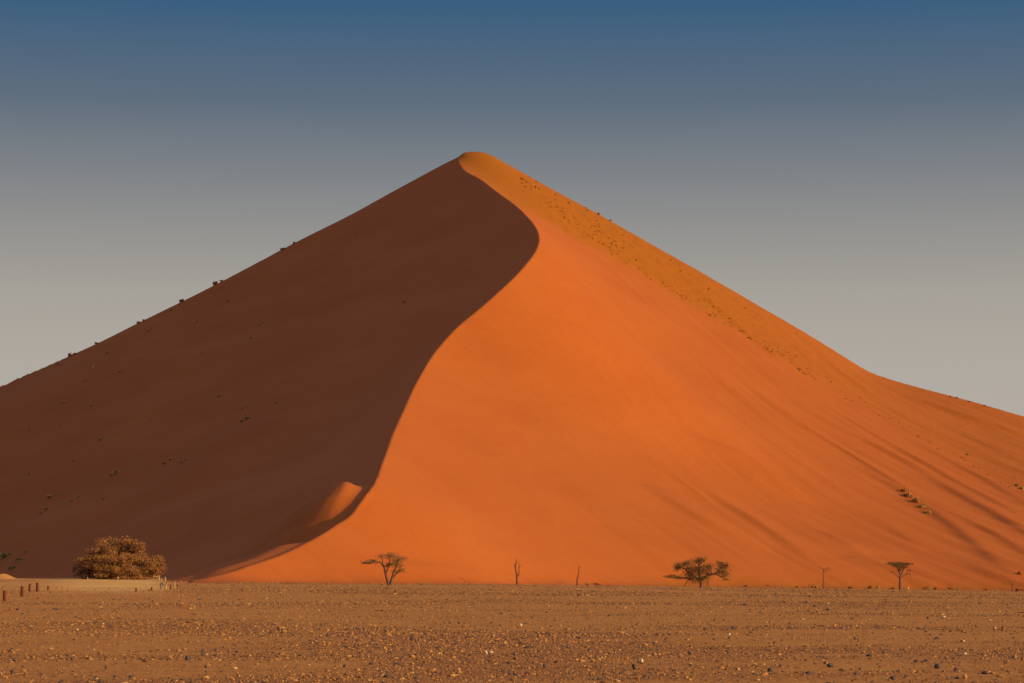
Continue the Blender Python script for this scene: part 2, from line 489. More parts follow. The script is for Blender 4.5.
def seg_coords(x, y, P):
    """nearest signed distance to polyline P (positive towards the sun) and 0..1 position along it"""
    CHN = np.array([-(P[-1] - P[0])[1], (P[-1] - P[0])[0]])
    if CHN @ SUNH < 0: CHN = -CHN
    best = np.full(x.shape, 1e9); sd_ = np.zeros(x.shape); ss = np.zeros(x.shape)
    L = np.concatenate([[0], np.cumsum(np.hypot(*np.diff(P, axis=0).T))])
    for i in range(len(P) - 1):
        d = P[i + 1] - P[i]; l = np.hypot(*d)
        if l < 1e-6: continue
        tt = np.clip(((x - P[i, 0]) * d[0] + (y - P[i, 1]) * d[1]) / (l * l), 0, 1)
        ex = x - P[i, 0] - tt * d[0]; ey = y - P[i, 1] - tt * d[1]
        dd = np.hypot(ex, ey)
        n = np.array([-d[1], d[0]]) / l
        if n @ CHN < 0: n = -n
        m = dd < best
        best = np.where(m, dd, best); sd_ = np.where(m, np.sign(ex * n[0] + ey * n[1]) * dd, sd_); ss = np.where(m, (L[i] + tt * l) / L[-1], ss)
    return sd_, ss

lobe_px = [(332, 507), (326, 514), (315, 525), (303, 535)]
LOBE = np.array([march(px, py, bh) for px, py in lobe_px])[:, :2]
LOBE = catmull(LOBE, 4)

def dune_h(x, y):
    x = np.asarray(x, float); y = np.asarray(y, float)
    h, yr, rt = base_h(x, y)
    dc = np.full(np.shape(x), 60.0)                  # metres from the crest, up to 60
    for (x0, y0), (x1, y1) in zip(CP[:-1], CP[1:]):
        m = (x > min(x0, x1) - 60) & (x < max(x0, x1) + 60) & (y > min(y0, y1) - 60) & (y < max(y0, y1) + 60)
        if not np.any(m): continue
        ex, ey, l2 = x1 - x0, y1 - y0, (x1 - x0) ** 2 + (y1 - y0) ** 2
        tt = np.clip(((x[m] - x0) * ex + (y[m] - y0) * ey) / l2, 0, 1)
        dc[m] = np.minimum(dc[m], np.hypot(x[m] - x0 - tt * ex, y[m] - y0 - tt * ey))
    front = sstep(0, 12, yr - y)
    # streaks on the lit side
    for P, wd, am in STK:
        lo = P.min(0) - 9 * wd; hi = P.max(0) + 9 * wd
        m = (x > lo[0]) & (x < hi[0]) & (y > lo[1]) & (y < hi[1]) & rt
        if not m.any(): continue
        d, s = seg_coords(x[m], y[m], P)
        e = np.sin(np.pi * np.clip(s, 0, 1)) ** 0.9
        h[m] += 1.95 * am * e * 0.5 * (1 + np.tanh(d / wd * 1.7)) * np.exp(-np.maximum(d, 0) / (3.2 * wd))
    # broad soft swells
    fade_r = np.where(rt, sstep(0, 25, dc), sstep(0, 30, dc)) * front
    q = 0.82 * x + 0.57 * y; r_ = -0.57 * x + 0.82 * y
    h = h + fade_r * np.where(rt, sstep(-5, 45, x), 0.3) * (0.24 * vnoise(q / 4.2, r_ / 22, 44) + 0.1 * vnoise(q / 2.1, r_ / 15, 45))
    h = h + fade_r * (0.55 * vnoise(q / 26, r_ / 70, 41) + 0.22 * vnoise(q / 11, r_ / 40, 42) + 0.05 * vnoise(q / 4, r_ / 14, 43)) * np.where(rt, 0.55, 2.2)
    # sand lobe piled on the foot of the slip face
    m = (~rt) & (y < 560) & (x > -90)
    if m.any():
        d, s = seg_coords(x[m], y[m], LOBE)
        am = np.interp(s, [0, 0.25, 0.6, 1.0], [LOBE_A, LOBE_A * 0.97, LOBE_A * 0.85, LOBE_A * 0.5])
        wd = np.interp(s, [0, 1], [4.8, 3.6])
        wd = wd * (1 + 0.9 * sstep(1.5, -3, d))
        h[m] += am * np.exp(-(d / wd) ** 2) * sstep(0.5, 3.8, dc[m])
    return h
LOBE_A = 2.7
CP = np.vstack([crest[:-3:7, :2], crest[-1:, :2]])

dx = axis(-165, 160, 0.5, -430, 500, 1.12)
dx = np.concatenate([dx[dx < -40], np.arange(-40, 8, 0.25), dx[dx >= 8]])
dy = axis(240, 662, 0.5, 232, 1000, 1.12)
X, Y = np.meshgrid(dx, dy)
H = dune_h(X, Y)
G = plain_z(X, Y)
k_ = 0.45
dd = np.clip((H - G) / k_, -40, 4000)
Z = G + k_ * np.where(dd > 30, dd, np.log1p(np.exp(np.minimum(dd, 30)))) - 0.13
Z = np.where(H < G - 4, G - 3, Z)
fc = grid_faces(len(dx), len(dy))
keep = (Z - G).ravel()[fc].max(1) > -0.1
# how grown-over the sand is: the shoulder above the tuft line
line = catmull([(466, 166), (480, 181), (503, 198), (540, 218), (590, 247), (634, 271), (700, 308), (760, 345), (820, 382), (880, 415), (940, 448), (1000, 480), (1060, 510)], 4)
LP = np.array([p for p in (march(px, py, lambda a, b: dune_h(a, b)) for px, py in line) if p is not None])
LP = LP[np.argsort(LP[:, 0])]
ly = np.interp(X, LP[:, 0], LP[:, 1])
gr = sstep(-7, 9, Y - ly + 4 * vnoise(X / 5, Y / 5, 9)) * right_side(X, Y) * (1 - 0.75 * sstep(25, 110, X))
rough_ = gr * sstep(-2, 12, X) * (sstep(0, 6, base_h(X, Y)[1] - Y))
Z = Z + rough_ * (0.13 * vnoise(X / 1.3, Y / 1.7, 61) + 0.12 * vnoise(X / 2.9, Y / 3.6, 62))
Z = Z + sstep(2.5, 0, Z - G) * sstep(-0.12, 0.1, Z - G) * (0.16 * vnoise(X / 7, Y / 9, 71) + 0.09 * vnoise(X / 2.5, Y / 4, 72))
me = mesh_np("dune", np.stack([X, Y, Z], -1).reshape(-1, 3), fc[keep], M_SAND, True)
ft = sstep(2.2, 0.2, Z - G) * (X > 20) * 0.5
a = me.attributes.new("grown", 'FLOAT', 'POINT'); a.data.foreach_set("value", np.clip(gr + ft, 0, 1).ravel().astype(np.float32))
tag(link("dune", me), "huge red sand dune with a curving crest, one face in shadow", "dune", kind="structure")

# ------------------------------------------------------------------ things: geometry kits
class Kit:
    """collects triangles / quads as vertex and face lists"""
    def __init__(self): self.v = []; self.f = []
    def tube(self, pts, rads, n=6, cap=True):
        pts = [Vector(p) for p in pts]; b0 = len(self.v)
        for i, p in enumerate(pts):
            d = (pts[min(i + 1, len(pts) - 1)] - pts[max(i - 1, 0)]).normalized()
            a = d.orthogonal().normalized(); c = d.cross(a)
            for k in range(n):
                th = 2 * math.pi * k / n
                self.v.append(p + (a * math.cos(th) + c * math.sin(th)) * rads[i])
        for i in range(len(pts) - 1):
            for k in range(n):
                k2 = (k + 1) % n
                self.f.append((b0 + i * n + k, b0 + i * n + k2, b0 + (i + 1) * n + k2, b0 + (i + 1) * n + k))
        if cap:
            e = b0 + (len(pts) - 1) * n
            self.f.append(tuple(range(e, e + n)))
    def leaf(self, p, s, rnd):
        a = Vector((rnd.gauss(0, 1), rnd.gauss(0, 1), rnd.gauss(0, 1))).normalized()
        b = a.orthogonal().normalized(); b.rotate(__import__('mathutils').Quaternion(a, rnd.uniform(0, 6.28)))
        c = a.cross(b); w = s * rnd.uniform(0.35, 0.7); l = s * rnd.uniform(0.7, 1.3)
        p = Vector(p); i = len(self.v)
        self.v += [p - b * l * .5, p + c * w * .5, p + b * l * .5, p - c * w * .5]
        self.f.append((i, i + 1, i + 2, i + 3))
    def build(self, name, mat, parent=None, smooth=False):
        me = bpy.data.meshes.new(name)
        me.from_pydata([tuple(v) for v in self.v], [], self.f)
        if smooth: me.polygons.foreach_set("use_smooth", [True] * len(me.polygons))
        me.materials.append(mat); me.update()
        return link(name, me, parent)

def wander(p, q, n, amp, rnd, sag=0.0):
    p, q = Vector(p), Vector(q); o = []
    for i in range(n + 1):
        t = i / n; w = math.sin(math.pi * t)
        o.append(p.lerp(q, t) + Vector((rnd.gauss(0, amp), rnd.gauss(0, amp), rnd.gauss(0, amp) - sag * w)) * (1 if 0 < i < n else 0))
    return o

def tree(name, px, Yd, label, cat, clumps, stems, leafmat, seed, barkmat=None, leaf=0.22, dens=60, twig=True, group=None, sink=0.0):
    """clumps: (px, py, rx, ry in pixels, depth offset in metres, density); stems: lists of (px, py, depth, radius in metres)"""
    rnd = random.Random(seed)
    u, _ = ray(px, 580); x0 = u * Yd
    z0 = float(ground_z(x0, Yd)) - sink
    m = Yd / FPX
    pb = 575 + (CAMZ - z0) / Yd * FPX           # picture row of the base
    def loc(qx, qy, d=0.0): return Vector(((qx - px) * m, d, (pb - qy) * m))
    root = empty(name, (x0, Yd, z0))
    tag(root, label, cat, group)
    tk = Kit(); ends = []
    for st in stems:
        P = [loc(a, b, d) for a, b, d, r in st]; rr = [r for *_, r in st]
        PP, RR = [], []
        for i in range(len(P) - 1):
            for k, q in enumerate(wander(P[i], P[i + 1], 4, 0.02 * (P[i + 1] - P[i]).length, rnd)):
                if k < 4 or i == len(P) - 2: PP.append(q); RR.append(rr[i] + (rr[i + 1] - rr[i]) * k / 4)
        tk.tube(PP, RR, 7); ends += list(zip(PP, RR))
    ck = Kit()
    for cx, cy, rx, ry, d, dn in clumps:
        c = loc(cx, cy, d); ax, az = rx * m, ry * m; ay = ax * 0.9
        if ends and twig:
            for _ in range(max(2, int(rx / 3))):          # limbs from the nearest stem out into this clump
                q = c + Vector((rnd.uniform(-.6, .6) * ax, rnd.uniform(-.6, .6) * ay, rnd.uniform(-.3, .6) * az))
                s0, r0 = min(ends, key=lambda e: (e[0] - q).length + 0.6 * max(0, e[0].z - q.z) + rnd.uniform(0, 0.3))
                tk.tube(wander(s0, q, 4, 0.06 * (q - s0).length, rnd), [min(r0, 0.09), .06, .045, .03, .015], 5)
        for _ in range(int(dens * dn * rx * ry / 10)):
            v = Vector((rnd.gauss(0, .5), rnd.gauss(0, .5), rnd.gauss(0, .5)))
            if v.length > 1.3: v *= 1.3 / v.length
            ck.leaf(c + Vector((v.x * ax, v.y * ay, v.z * az)) * rnd.uniform(0.85, 1.08), leaf * rnd.uniform(0.5, 1.25), rnd)
    tk.build("trunk", barkmat or M_BARK, root, True)
    if ck.f: ck.build("crown", leafmat, root)
    return root

# ------------------------------------------------------------------ trees along the foot of the dune
rt_ = random.Random(5)
cl = [(119, 549, 15, 11, 0, 1), (106, 551, 13, 9, -1, 1), (133, 552, 13, 10, -1, 1), (96, 557, 11, 9, 0, .9), (144, 561, 12, 10, 0, 1), (150, 568, 13, 9, -1, .9),
      (89, 564, 9, 9, -1, .8), (81, 568, 7, 8, .5, .7), (110, 563, 14, 11, -2.5, 1), (128, 566, 15, 11, -2.5, 1), (118, 573, 14, 7, -3, .9), (97, 571, 11, 8, -2, .9), (139, 574, 12, 6, -2, .8),
      (159, 566, 7, 8, 0, .7), (128, 543, 9, 5, 0, .8), (155, 574, 9, 5, -.5, .6), (84, 575, 8, 5, -.5, .6), (108, 578, 12, 5, -3, .9), (126, 579, 12, 5, -3.2, .9), (94, 578, 10, 4, -2, .8), (145, 578, 9, 4, -1.5, .8)]
sub_ = []
for cx, cy, rx, ry, d, dn in cl:                                   # break the lobes into feathery sprays
    for _ in range(10):
        a_ = rt_.uniform(0, 6.28); q = rt_.uniform(.3, .95)
        sub_.append((cx + rx * q * math.cos(a_), cy + ry * q * math.sin(a_), rx * rt_.uniform(.25, .55), ry * rt_.uniform(.25, .5), d + rt_.uniform(-2, 1.5), dn * rt_.uniform(.5, 1.3)))
sub_ += [(cx, cy, rx * .95, ry * .9, d, .22) for cx, cy, rx, ry, d, dn in cl]
tree("camel_thorn_tree", 120, 286.0, "wide bushy golden brown tree in front of the shaded side of the dune", "tree", sub_,
     [[(120, 586, 0, .42), (119, 574, -.2, .36), (112, 562, 0, .2), (107, 552, 0, .1)], [(120, 580, 0, .36), (126, 566, -.3, .22), (131, 553, 0, .1)],
      [(119, 583, 0, .35), (104, 573, .2, .2), (93, 563, 0, .1)], [(121, 583, 0, .35), (138, 573, 0, .2), (149, 565, 0, .1)], [(120, 575, 0, .25), (119, 555, 0, .1)]],
     M_GOLD, 3, leaf=0.15, dens=250)

tree("acacia_tree", 389, 247.0, "thin leaning acacia with one flat branch reaching left, before the lit sand", "tree",
     [(369, 562.5, 8, 1.6, 0, 1.6), (372, 560.5, 5, 1.3, .3, .7), (380, 556.5, 5, 2.2, 0, .35), (391, 556, 8, 3.4, .2, .75), (398, 560, 8, 3.5, 0, .6), (394, 564, 7, 3, -.3, .6), (399, 566, 6, 3.2, 0, .5),
      (403, 558.5, 4, 2, 0, .5), (388, 565, 4, 2, .2, .9), (401, 571, 5, 2.2, .1, .45), (395, 571.5, 4.5, 2.4, 0, .5)],
     [[(388.5, 585, 0, .17), (386, 574, 0, .12), (383.5, 566, 0, .1), (379.5, 562, 0, .07), (372, 562.3, 0, .04), (363, 563.5, 0, .015)],
      [(390.5, 585, 0, .15), (393, 574, 0, .11), (396, 566, 0, .07), (399, 560, 0, .03)], [(391.5, 579, 0, .1), (398, 572, 0, .06), (405, 568.5, 0, .03)],
      [(386, 574, 0, .09), (389, 565, 0, .06), (390, 557, 0, .03)], [(383.5, 566, 0, .07), (382, 559, 0, .04), (380.5, 554, 0, .02)]],
     M_GREY, 8, leaf=0.12, dens=300)

tree("acacia_tree", 701, 338.0, "dark spreading acacia with a detached right clump and a low flat left branch", "tree",
     [(680, 565.5, 6, 4.2, 0, 1), (677, 568, 4, 3, .3, 1), (687, 563, 5, 3.5, 0, 1), (698, 561, 6, 4, .2, 1), (702, 560, 4.5, 3.5, 0, 1), (693, 569, 7, 5, -.5, .8), (702, 569, 8, 6, -.6, .8), (709, 567, 5, 3.5, 0, .9), (698, 577, 7, 4, -.4, .6),
      (672, 576.5, 8, 1.7, 0, 1.7), (679, 578, 6, 1.2, .2, 1.3), (688, 575, 5, 3, 0, .6), (722, 565.5, 5, 4.5, 0, 1), (726, 566, 4, 4, .2, 1), (719, 571, 5, 4, -.3, .8), (725, 574, 6, 3.5, 0, .7), (726, 579.5, 5.5, 1.6, 0, .7), (718, 562.5, 3, 2, 0, .6), (709, 575, 4, 2, 0, .4), (690, 571, 8, 7, .8, .6), (704, 571, 9, 7, .8, .6), (693, 578, 7, 4, -.6, .7), (706, 578, 6, 3.5, -.5, .6), (698, 582, 10, 3, -.4, .5), (723, 571, 7, 6, .4, .5)],
     [[(701, 589, 0, .24), (701, 581, 0, .2), (699, 572, 0, .18), (699, 562, 0, .07)], [(701, 582, 0, .2), (692, 574, 0, .13), (682, 567, 0, .06)], [(695, 580, 0, .14), (684, 578, 0, .1), (668, 576.5, 0, .03)],
      [(701, 580, 0, .2), (707, 575.5, 0, .15), (714, 574, 0, .12), (721, 569, 0, .07), (723, 563, 0, .03)], [(714, 574, 0, .1), (722, 577, 0, .06), (729, 580, 0, .02)],
      [(707, 588, .2, .07), (708, 580, .2, .06), (705, 575, 0, .05)], [(683, 588, .3, .06), (688, 580, .2, .05), (692, 575, 0, .05)]],
     M_OLIVE, 21, leaf=0.16, dens=230)

tree("umbrella_acacia", 900, 382.0, "small flat topped umbrella acacia on a single trunk at the dune foot", "tree",
     [(893, 563.6, 6, 1.5, 0, 1.5), (900, 563.6, 6, 1.5, .2, 1.4), (907, 563.8, 5.5, 1.2, 0, 1.2), (897, 566, 5, 2, -.2, 1.2), (904, 566.5, 4.5, 2, .1, 1.1), (900, 569.5, 3.4, 1.8, 0, .8), (909, 570.5, 3, 1, 0, .5), (892, 572, 3, 1, 0, .25), (911, 564, 3, .8, 0, .7)],
     [[(900, 591.5, 0, .24), (900, 581, 0, .18), (900.5, 575, 0, .15), (898, 568, 0, .09), (893, 564, 0, .04)], [(900.5, 576, 0, .13), (904, 569, 0, .08), (909, 564, 0, .03)],
      [(900, 574, 0, .1), (900, 564, 0, .04)], [(900, 578, 0, .07), (894, 573, 0, .04), (890, 571, 0, .02)], [(901, 577, 0, .07), (908, 574, 0, .05), (914, 575, 0, .02), (922, 573, 0, .012)]],
     M_OLIVE, 33, leaf=0.15, dens=460)

def dead(name, px, Yd, label, stems, clumps=(), seed=1):
    return tree(name, px, Yd, label, "dead tree", clumps, stems, M_GREY, seed, M_DEAD, leaf=0.13, dens=25)
dead("dead_tree", 517, 300.0, "bare dead sapling forked into two upright stems, before the lit sand",
     [[(517, 586, 0, .13), (517, 577, 0, .12), (516, 571, 0, .09), (515.3, 565, 0, .06), (516.5, 558, 0, .025)], [(517.2, 578, 0, .09), (519, 573, 0, .07), (519, 566, 0, .04), (518.3, 560, 0, .02)],
      [(516, 570, 0, .05), (513.5, 564, 0, .02)], [(519, 569, 0, .04), (521, 564, 0, .015)], [(515.5, 566, .1, .04), (517.5, 561, .1, .015)]], seed=4)
dead("dead_tree", 577, 316.0, "bare dead stick of a tree leaning right with a short bent top",
     [[(577, 587, 0, .12), (577.3, 580, 0, .1), (578.5, 574, 0, .07), (579, 568, 0, .05), (581, 566.5, 0, .02)], [(579, 568.5, 0, .04), (578, 565.5, 0, .015)], [(578.5, 574, 0, .04), (580.5, 571.5, 0, .015)]], seed=5)
dead("dead_tree", 823.5, 370.0, "slender bare tree with thin twigs spread level at its top",
     [[(823.5, 590, 0, .1), (823.3, 579, 0, .08), (823.5, 569, 0, .06)], [(823.4, 573, 0, .05), (827, 570, 0, .04), (832, 569, 0, .02)], [(823.5, 570, 0, .05), (820, 567.5, 0, .03), (816, 566.5, 0, .015)],
      [(823.5, 570, 0, .05), (828, 567, .2, .03), (833, 568.5, .2, .012)]], [(826, 568.3, 6, .9, 0, .5), (820, 567.3, 4, .8, 0, .4)], seed=6)
dead("dead_tree", 1012, 402.0, "faint bare leaning sapling at the right edge of the dune foot",
     [[(1012, 592, 0, .1), (1012, 585, 0, .08), (1009, 580, 0, .05), (1005, 577, 0, .03), (1000, 575, 0, .015)], [(1012, 585, 0, .05), (1014, 580, 0, .02)]], seed=7)

# ------------------------------------------------------------------ posts beside the track
def post_mesh(name, r, h, mat, seed, lean=0.0):
    rnd = random.Random(seed); k = Kit(); n = 10
    rings = [(-.1, 1.0), (0.02, 1.02), (h * .5, .97), (h - .05, .95), (h - .01, .86), (h, .6)]
    k.tube([(lean * z, 0, z) for z, _ in rings], [r * s for _, s in rings], n)
    k.v = [Vector((v.x + rnd.uniform(-1, 1) * r * .05, v.y + rnd.uniform(-1, 1) * r * .05, v.z)) for v in k.v]
    me = bpy.data.meshes.new(name)
    me.from_pydata([tuple(v) for v in k.v], [], k.f); me.materials.append(mat)
    me.polygons.foreach_set("use_smooth", [len(f) == 4 for f in k.f])
    return me
def put_post(name, px, top, bottom, wpx, mat, label, group, cat="post", seed=0, lean=0.0, Yd=None):
    p = ground_at(px, bottom) if Yd is None else None
    if p is None: u, _ = ray(px, bottom); p = np.array([u * Yd, Yd, float(ground_z(u * Yd, Yd))])
    m = p[1] / FPX
    base = 575 + (CAMZ - p[2]) / p[1] * FPX
    o = link(name, post_mesh(name, wpx * m * .5, (base - top) * m, mat, seed, lean), None, tuple(p))
    return tag(o, label, cat, group)
G1 = "red brown timber posts beside the track"
for i, (px, tp, bt, w, lb) in enumerate([(4.8, 590, 601.2, 3.4, "thick red brown post nearest the left edge, lowest of the row"), (22.2, 586, 596.2, 3.6, "stoutest dark red brown post, second from the left edge"),
        (29.6, 583.5, 591.8, 2.6, "slimmer red brown post just right of the stoutest one"), (37.4, 582.3, 591.8, 2.9, "tall red brown post between a slimmer post and a low stub"),
        (48.2, 585.6, 590.4, 2.0, "low red brown stub of a post at the right end of the left row"), (136.2, 588.2, 592.2, 1.9, "low red brown post on the far side of the pale sand below the big tree"),
        (151.6, 586.8, 591.2, 1.9, "low dark red post between the big tree and the posts clustered right of it")]):
    put_post("timber_post", px, tp, bt, w, M_POST, lb, G1, seed=i, lean=0.02 * (i % 3 - 1))
G2 = "slim posts clustered right of the big tree"
P_, R_ = M_PALEPOST, M_POST
for i, (px, tp, bt, w, mt, lb) in enumerate([
        (142.4, 587.3, 592.0, .9, P_, "thin pale stake between two low red posts"), (158.9, 577, 582.2, 1.6, P_, "pale post, first of the clustered posts by the big tree"), (161.3, 578, 582.4, 1.0, P_, "thin pale post second in the cluster, shorter than its neighbours"),
        (165.1, 577, 582.2, 1.3, P_, "pale post with a clean top beside the first red post of the cluster"), (162.6, 586.2, 590, 1.1, P_, "short pale stake in front of the cluster, below the grey board"), (165.8, 584.5, 589.5, 1.8, P_, "thick pale stub in front of the cluster, beside the grey board"),
        (168.4, 578.7, 583.5, 1.5, R_, "red brown post at the middle of the cluster, rear row"), (171.6, 579.4, 584.2, 1.2, R_, "thin red brown post standing behind the pale stake of the cluster"), (170.5, 584.2, 590, 1.3, R_, "red brown post in front of the cluster, tallest of its front row"),
        (174.6, 581.5, 589.5, 1.3, P_, "tall bright pale stake near the right end of the cluster"), (176.6, 580, 584.5, 1.0, R_, "short thin red post at the right end of the cluster"), (177.6, 584, 589, .9, R_, "thin dull post, last of the cluster on the right"),
        (87.5, 577.2, 581.4, .9, P_, "thin pale stake under the left part of the big tree"), (117.7, 576.2, 581.4, .9, P_, "thin pale stake under the middle of the big tree")]):
    put_post("slim_post", px, tp, bt, w, mt, lb, G2, seed=40 + i, lean=0.03 * (i % 3 - 1), Yd=275.0 if bt < 585 else None)
# a low grey board on two short legs and a pale rail among the posts
p = ground_at(161.6, 588.2); m = p[1] / FPX
bd = empty("board", tuple(p)); tag(bd, "low dark grey board among the clustered posts by the big tree", "board")
k = Kit()
def box(k, x0, x1, y0, y1, z0, z1):
    i = len(k.v); k.v += [Vector(v) for v in ((x0, y0, z0), (x1, y0, z0), (x1, y1, z0), (x0, y1, z0), (x0, y0, z1), (x1, y0, z1), (x1, y1, z1), (x0, y1, z1))]
    k.f += [tuple(i + j for j in q) for q in ((0, 3, 2, 1), (4, 5, 6, 7), (0, 1, 5, 4), (1, 2, 6, 5), (2, 3, 7, 6), (3, 0, 4, 7))]
box(k, -1.4 * m, 1.4 * m, -.03, .03, 3.9 * m, 5.9 * m); k.build("panel", M_BOARD, bd)
for x in (-1.1 * m, 1.1 * m):
    k = Kit(); box(k, x - .04, x + .04, .035, .1, -.05, 5.4 * m); k.build("leg", M_BOARD, bd)
u0, _ = ray(153, 581); u1, _ = ray(160, 581); Yr_ = 276.0
rl = empty("rail", (u0 * Yr_, Yr_, float(ground_z(u0 * Yr_, Yr_)))); tag(rl, "pale horizontal rail on two short stakes, left end of the clustered posts", "rail")
k = Kit(); ln = (u1 - u0) * Yr_; k.tube([(0, -.09, .42), (ln * .5, -.09, .4), (ln, -.09, .36)], [.05, .055, .05], 6); k.build("bar", M_PALEPOST, rl)
for x in (.08, ln - .08):
    k = Kit(); k.tube([(x, 0, -.1), (x, 0, .5)], [.045, .04], 6); k.build("stake", M_PALEPOST, rl)

# ------------------------------------------------------------------ dune vegetation
def tuft_mesh(name, seed, w, h, n, mat, lw=0.07):
    rnd = random.Random(seed); k = Kit()
    cl = [(rnd.uniform(-.3, .3) * w, rnd.uniform(-.25, .25) * w, rnd.uniform(.5, 1)) for _ in range(5)]
    for _ in range(n):
        cx, cy, s = rnd.choice(cl); a = rnd.uniform(0, 6.28); r = rnd.uniform(.05, .3) * w * .8; hh = h * s * rnd.uniform(.5, 1)
        b = Vector((cx + rnd.gauss(0, .06), cy + rnd.gauss(0, .06), -.15)); t_ = b + Vector((math.cos(a) * r, math.sin(a) * r, hh + .15))
        sd_ = Vector((-math.sin(a), math.cos(a), 0)) * lw * rnd.uniform(.6, 1.4); md = b.lerp(t_, .55) + Vector((0, 0, hh * .12))
        i = len(k.v); k.v += [b - sd_, b + sd_, md + sd_ * .8, md - sd_ * .8, t_]
        k.f += [(i, i + 1, i + 2, i + 3), (i + 3, i + 2, i + 4)]
    me = bpy.data.meshes.new(name); me.from_pydata([tuple(v) for v in k.v], [], k.f); me.materials.append(mat)
    return me
TY = [tuft_mesh("grass_tuft", 50 + i, 1.0, .55, 60, M_TUFT) for i in range(4)]
TD = [tuft_mesh("grass_tuft", 60 + i, 1.0, .6, 60, M_DTUFT) for i in range(4)]
rv = random.Random(9)
def tuft(px, py, wpx, label, cat="grass tuft", group=None, dark=False, name="grass_tuft", hs=1.0, meshes=None):
    p = march(px, py, dune_h)
    if p is None: p = march(px, py + 1.2, dune_h)
    if p is None: p = march(px, py + 3, dune_h)
    if p is None: return
    sc_ = wpx * p[1] / FPX
    o = link(name, rv.choice(meshes or (TD if dark else TY)), None, tuple(p), rv.uniform(0, 6.28), (sc_, sc_, sc_ * hs))
    return tag(o, label, cat, group)

for px, py, w, hs, lb in [(70, 355, 7, 1.0, "dark brushy tuft on the left skyline, lowest and widest of the row"), (76, 351, 4, .8, "small tuft touching the widest tuft on the left skyline"), (97, 343.5, 5, .6, "low flat tuft on the left skyline, second place up from the lowest"),
        (139, 322.8, 4, .9, "tuft on the left skyline at the lower end of a close pair"), (144, 320.5, 3, 1.1, "thin upright tuft at the upper end of a close pair on the left skyline"), (182, 301.5, 6, .9, "dark lump of a shrub on the left skyline about midway up"),
        (216, 284, 8, .8, "wide low shrub on the left skyline above the midway lump"), (222, 281, 4, .6, "small tuft at the right end of the wide low shrub on the left skyline"), (283, 249.5, 5, .8, "tuft on the left skyline just below the highest tuft"), (294, 243.5, 3.5, 1.2, "highest tuft on the left skyline"),
        (24, 377, 3, .6, "tiny tuft near the left end of the left skyline"), (598.5, 214.6, 4, 1.4, "single dark shrub standing out on the right skyline below the peak"), (586, 208, 3, .6, "tiny tuft on the right skyline left of the single dark shrub"), (610, 220.5, 4, .6, "low tuft on the right skyline right of the single dark shrub"),
        (957, 398, 4, .7, "tiny dark tuft on the far right skyline, left of a flat pair"), (985, 406, 3.5, .8, "dark tuft on the far right skyline, right of a flat pair"), (950, 396.5, 3, .6, "left tuft of a flat pair on the far right skyline"), (969, 401.5, 3.5, .5, "right tuft of a flat pair on the far right skyline")]:
    if "left skyline" in lb: w, hs = w * 1.4, hs * .75
    tuft(px, py, w, lb, "shrub" if "shrub" in lb else "grass tuft", "tufts standing on the dune skyline", True, hs=hs, name="skyline_tuft")
M_PALE = island_mat("pale_dry_grass", [(0.0, (0.36, 0.2, 0.05)), (0.5, (0.44, 0.26, 0.07)), (0.85, (0.5, 0.31, 0.09))])
TP = [tuft_mesh("grass_tuft", 90 + i, 1.0, .4, 34, M_PALE, .12) for i in range(4)]
GL = "grass tufts on the shaded face"
for px, py, w in [(64, 402, 6), (93, 405, 6), (101, 439, 6), (117, 472, 8), (112, 475, 5), (165, 463, 6), (171, 459, 5), (187, 459, 6), (182, 462, 4), (50, 497, 8), (57, 494, 5), (48, 509, 7), (42, 513, 5), (78, 497, 6), (72, 501, 5), (104, 499, 4), (219, 396, 5), (248, 405, 6), (243, 408, 4),
        (249, 418, 7), (243, 421, 5), (277, 402, 5), (283, 382, 4), (261, 324, 6), (252, 338, 6), (196, 321, 5), (228, 301, 5), (202, 354, 5), (59, 364, 6), (94, 367, 6), (108, 353, 5), (85, 381, 5), (120, 372, 4), (158, 343, 4), (60, 425, 4), (30, 430, 4), (74, 461, 4), (30, 474, 4), (150, 420, 4), (130, 395, 4), (356, 234, 5), (405, 302, 4), (172, 310, 5), (150, 330, 5)]:
    tuft(px, py, w * 1.25, "small low grass tuft growing on the shaded left face of the dune", group=GL, hs=.8, meshes=TP)
TG = [tuft_mesh("green_shrub", 80 + i, 1.0, .4, 60, M_GREEN, .09) for i in range(3)]
for px, py, w, lb in [(7, 556, 15, "green shrub at the left edge, dark and highest of three"), (20, 560, 13, "long green shrub trailing downslope from the highest one at the left edge"), (13, 568, 12, "green shrub lowest of three at the left edge, above the sand heap"), (27, 552, 8, "small green shrub at the upper right of the green patch")]:
    tuft(px, py, w, lb, "shrub", "green shrubs at the foot of the shaded face", hs=.7, name="green_shrub", meshes=TG)

GB = "dark tufts speckling the right shoulder"
band_l = np.array([(530, 192), (560, 218), (600, 247), (650, 279), (700, 308), (760, 345), (820, 382)])
n_b = 0
while n_b < 285:
    px = 520 + 290 * rv.random() ** 1.5
    lo = np.interp(px, band_l[:, 0], band_l[:, 1]); hi = np.interp(px, [p[0] for p in skyr], [p[1] for p in skyr])
    f = rv.random() ** (2.4 if px > 640 else 1.3)
    py = lo + (hi - lo) * f * .93 + rv.gauss(0, 1.0)
    if px < 545 and rv.random() < .5: continue
    if px > 640 and f > .35 and rv.random() < .7: continue
    if float(vnoise(px / 7, py / 5, 77)) < -.22: continue
    tuft(px, py, rv.choice([1.1, 1.4, 1.6, 2.0, 2.5]), "tiny dark grass tuft speckling the sand below the right skyline", group=GB, dark=rv.random() < .8, hs=.9)
    n_b += 1
GS = "yellow tufts strung down the right shoulder line"
